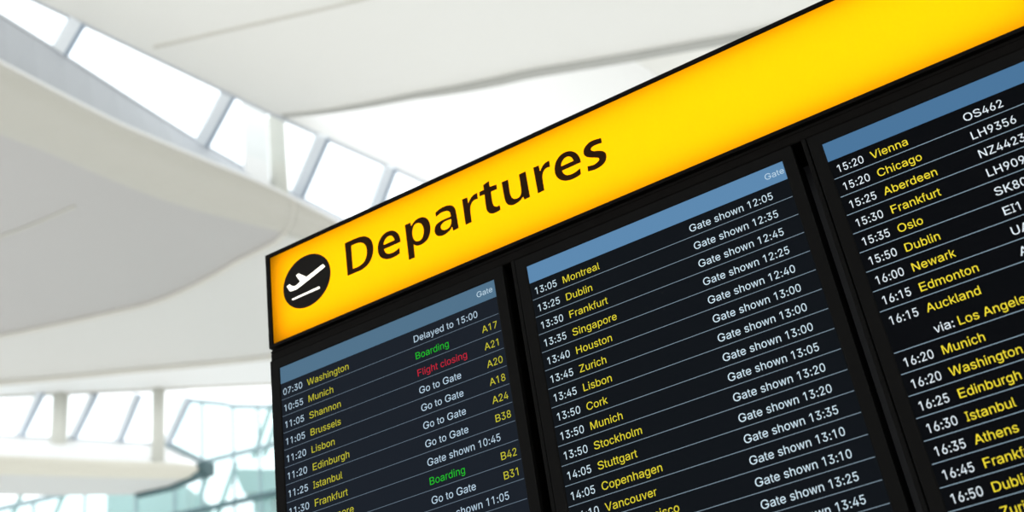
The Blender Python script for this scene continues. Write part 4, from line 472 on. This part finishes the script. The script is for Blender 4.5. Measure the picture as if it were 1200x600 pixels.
# glass wall at the far right of the gap
O = Vector(D['CW_O']); E = Vector(D['CW_DIR']); N = Vector(D['CW_N'])
q = lambda s, zz, off=0: O * 1.0 + E * s + N * off + Vector((0, 0, zz - O.z))
cwr = empty('window_3', tuple(q(-2, 0)), 'far glass curtain wall with greenish panes beside the distant roof end', 'window', kind='structure')
loc = lambda vf: ([Vector(v) - q(-2, 0) for v in vf[0]], vf[1])
ss = [-5.4, -4.54, -3.39, -2.25, -1.41, -.80, -.116, .442, 1.1, 2.0]
hz = lambda s: 11.45 - .33 * max(-1.2, min(1.2, s + 0.0))
top = lambda s: 13.203 - .33 * (s + 1.148) if s < -.05 else 12.823 - .24 * (s + .077)
for a, b in zip(ss, ss[1:]):
    for k, (z0, z1) in enumerate(((.02, 10.67), (10.67, 11.71), (11.71, None))):
        if k == 2 and b < -1.0: continue
        link('pane', *loc(slab([q(a, z0), q(b, z0), q(b, z1 or top(b)), q(a, z1 or top(a))], N * .02)), M['green_glass'], cwr)
for s in ss:
    link('post', *loc(sweep([q(s, 0, -.03), q(s, 11.65 if s < -1 else top(s), -.03)], .035, .08, up=N)), M['tealgrey'], cwr)
link('head_beam', *loc(sweep([q(s, zz, -.05) for s, zz in D['CW_head']] + [q(2.0, 12.3, -.05)], .06, .08)), M['tealgrey'], cwr)
link('transom', *loc(sweep([q(s, zz, -.06) for s, zz in [(-5.4, 11.6)] + D['CW_trans'] + [(2, 11.79)]], .07, .09)), M['tealgrey'], cwr)
link('transom', *loc(sweep([q(s, zz, -.06) for s, zz in [(-5.4, 10.6)] + D['CW_low'] + [(2, 10.73)]], .08, .10)), M['teal'], cwr)
b0 = empty('building_outside', tuple(q(0, 0, 2)), 'pale green building outside behind the far glass wall', 'building', kind='structure')
lb = lambda vf: ([Vector(v) - q(0, 0, 2) for v in vf[0]], vf[1])
link('roof', *lb(slab([q(s, zz, 1.5) for s, zz in ((-.74, 12.10), (2.1, 11.45), (2.1, 10.95), (-.52, 11.5))], N * 3)), M['bldg'], b0)
link('tower', *lb(slab([q(-.37, 0, 1.7), q(.08, 0, 1.7), q(.08, 11.9, 1.7), q(-.37, 11.9, 1.7)], N * 1.5)), M['bldg'], b0)
link('wing', *lb(slab([q(-3.9, 0, 1.9), q(-2.0, 0, 1.9), q(-2.0, 12.1, 1.9), q(-3.9, 12.3, 1.9)], N * 1.5)), M['bldg'], b0)
for s, z0, z1 in ((-6.3, 10.6, 12.6), (-5.2, 10.6, 12.4), (-1.9, 10.2, 12.2), (-1.3, 10.2, 12.1), (-.15, 12.1, 13.3), (.1, 12.1, 13.3), (.62, 11.9, 13.1)):
    link('strut', *lb(sweep([q(s, z0, 1.2), q(s + .4 * (z1 - z0), z1, 1.2)], .09, .09, up=N)), M['bldg'], b0)

# ------------------------------------------------------------------ light
wd = bpy.data.worlds.new('overcast_sky'); bpy.context.scene.world = wd; wd.use_nodes = True
bg = wd.node_tree.nodes['Background']; bg.inputs[0].default_value = (.94, .975, 1.0, 1); bg.inputs[1].default_value = 2.02

# ------------------------------------------------------------------ camera
cam = bpy.data.cameras.new('camera'); co = bpy.data.objects.new('camera', cam); C.objects.link(co)
cam.sensor_width = 36; cam.lens = D['F'] * 36 / 1200; cam.clip_end = 600; cam.clip_start = .05
Rm = Matrix(D['ROT']).to_4x4(); Rm.translation = Vector(D['CAM']); co.matrix_world = Rm
cam.dof.use_dof = True; cam.dof.focus_distance = 2.42; cam.dof.aperture_fstop = 2.8
sc = bpy.context.scene; sc.camera = co
sc.view_settings.view_transform = 'Standard'; sc.view_settings.look = 'None'; sc.view_settings.gamma = 1; sc.view_settings.use_curve_mapping = False
sc.view_settings.exposure = 0.0
sc.cycles.max_bounces = 8; sc.cycles.diffuse_bounces = 5; sc.cycles.transparent_max_bounces = 16
sc.cycles.use_denoising = True
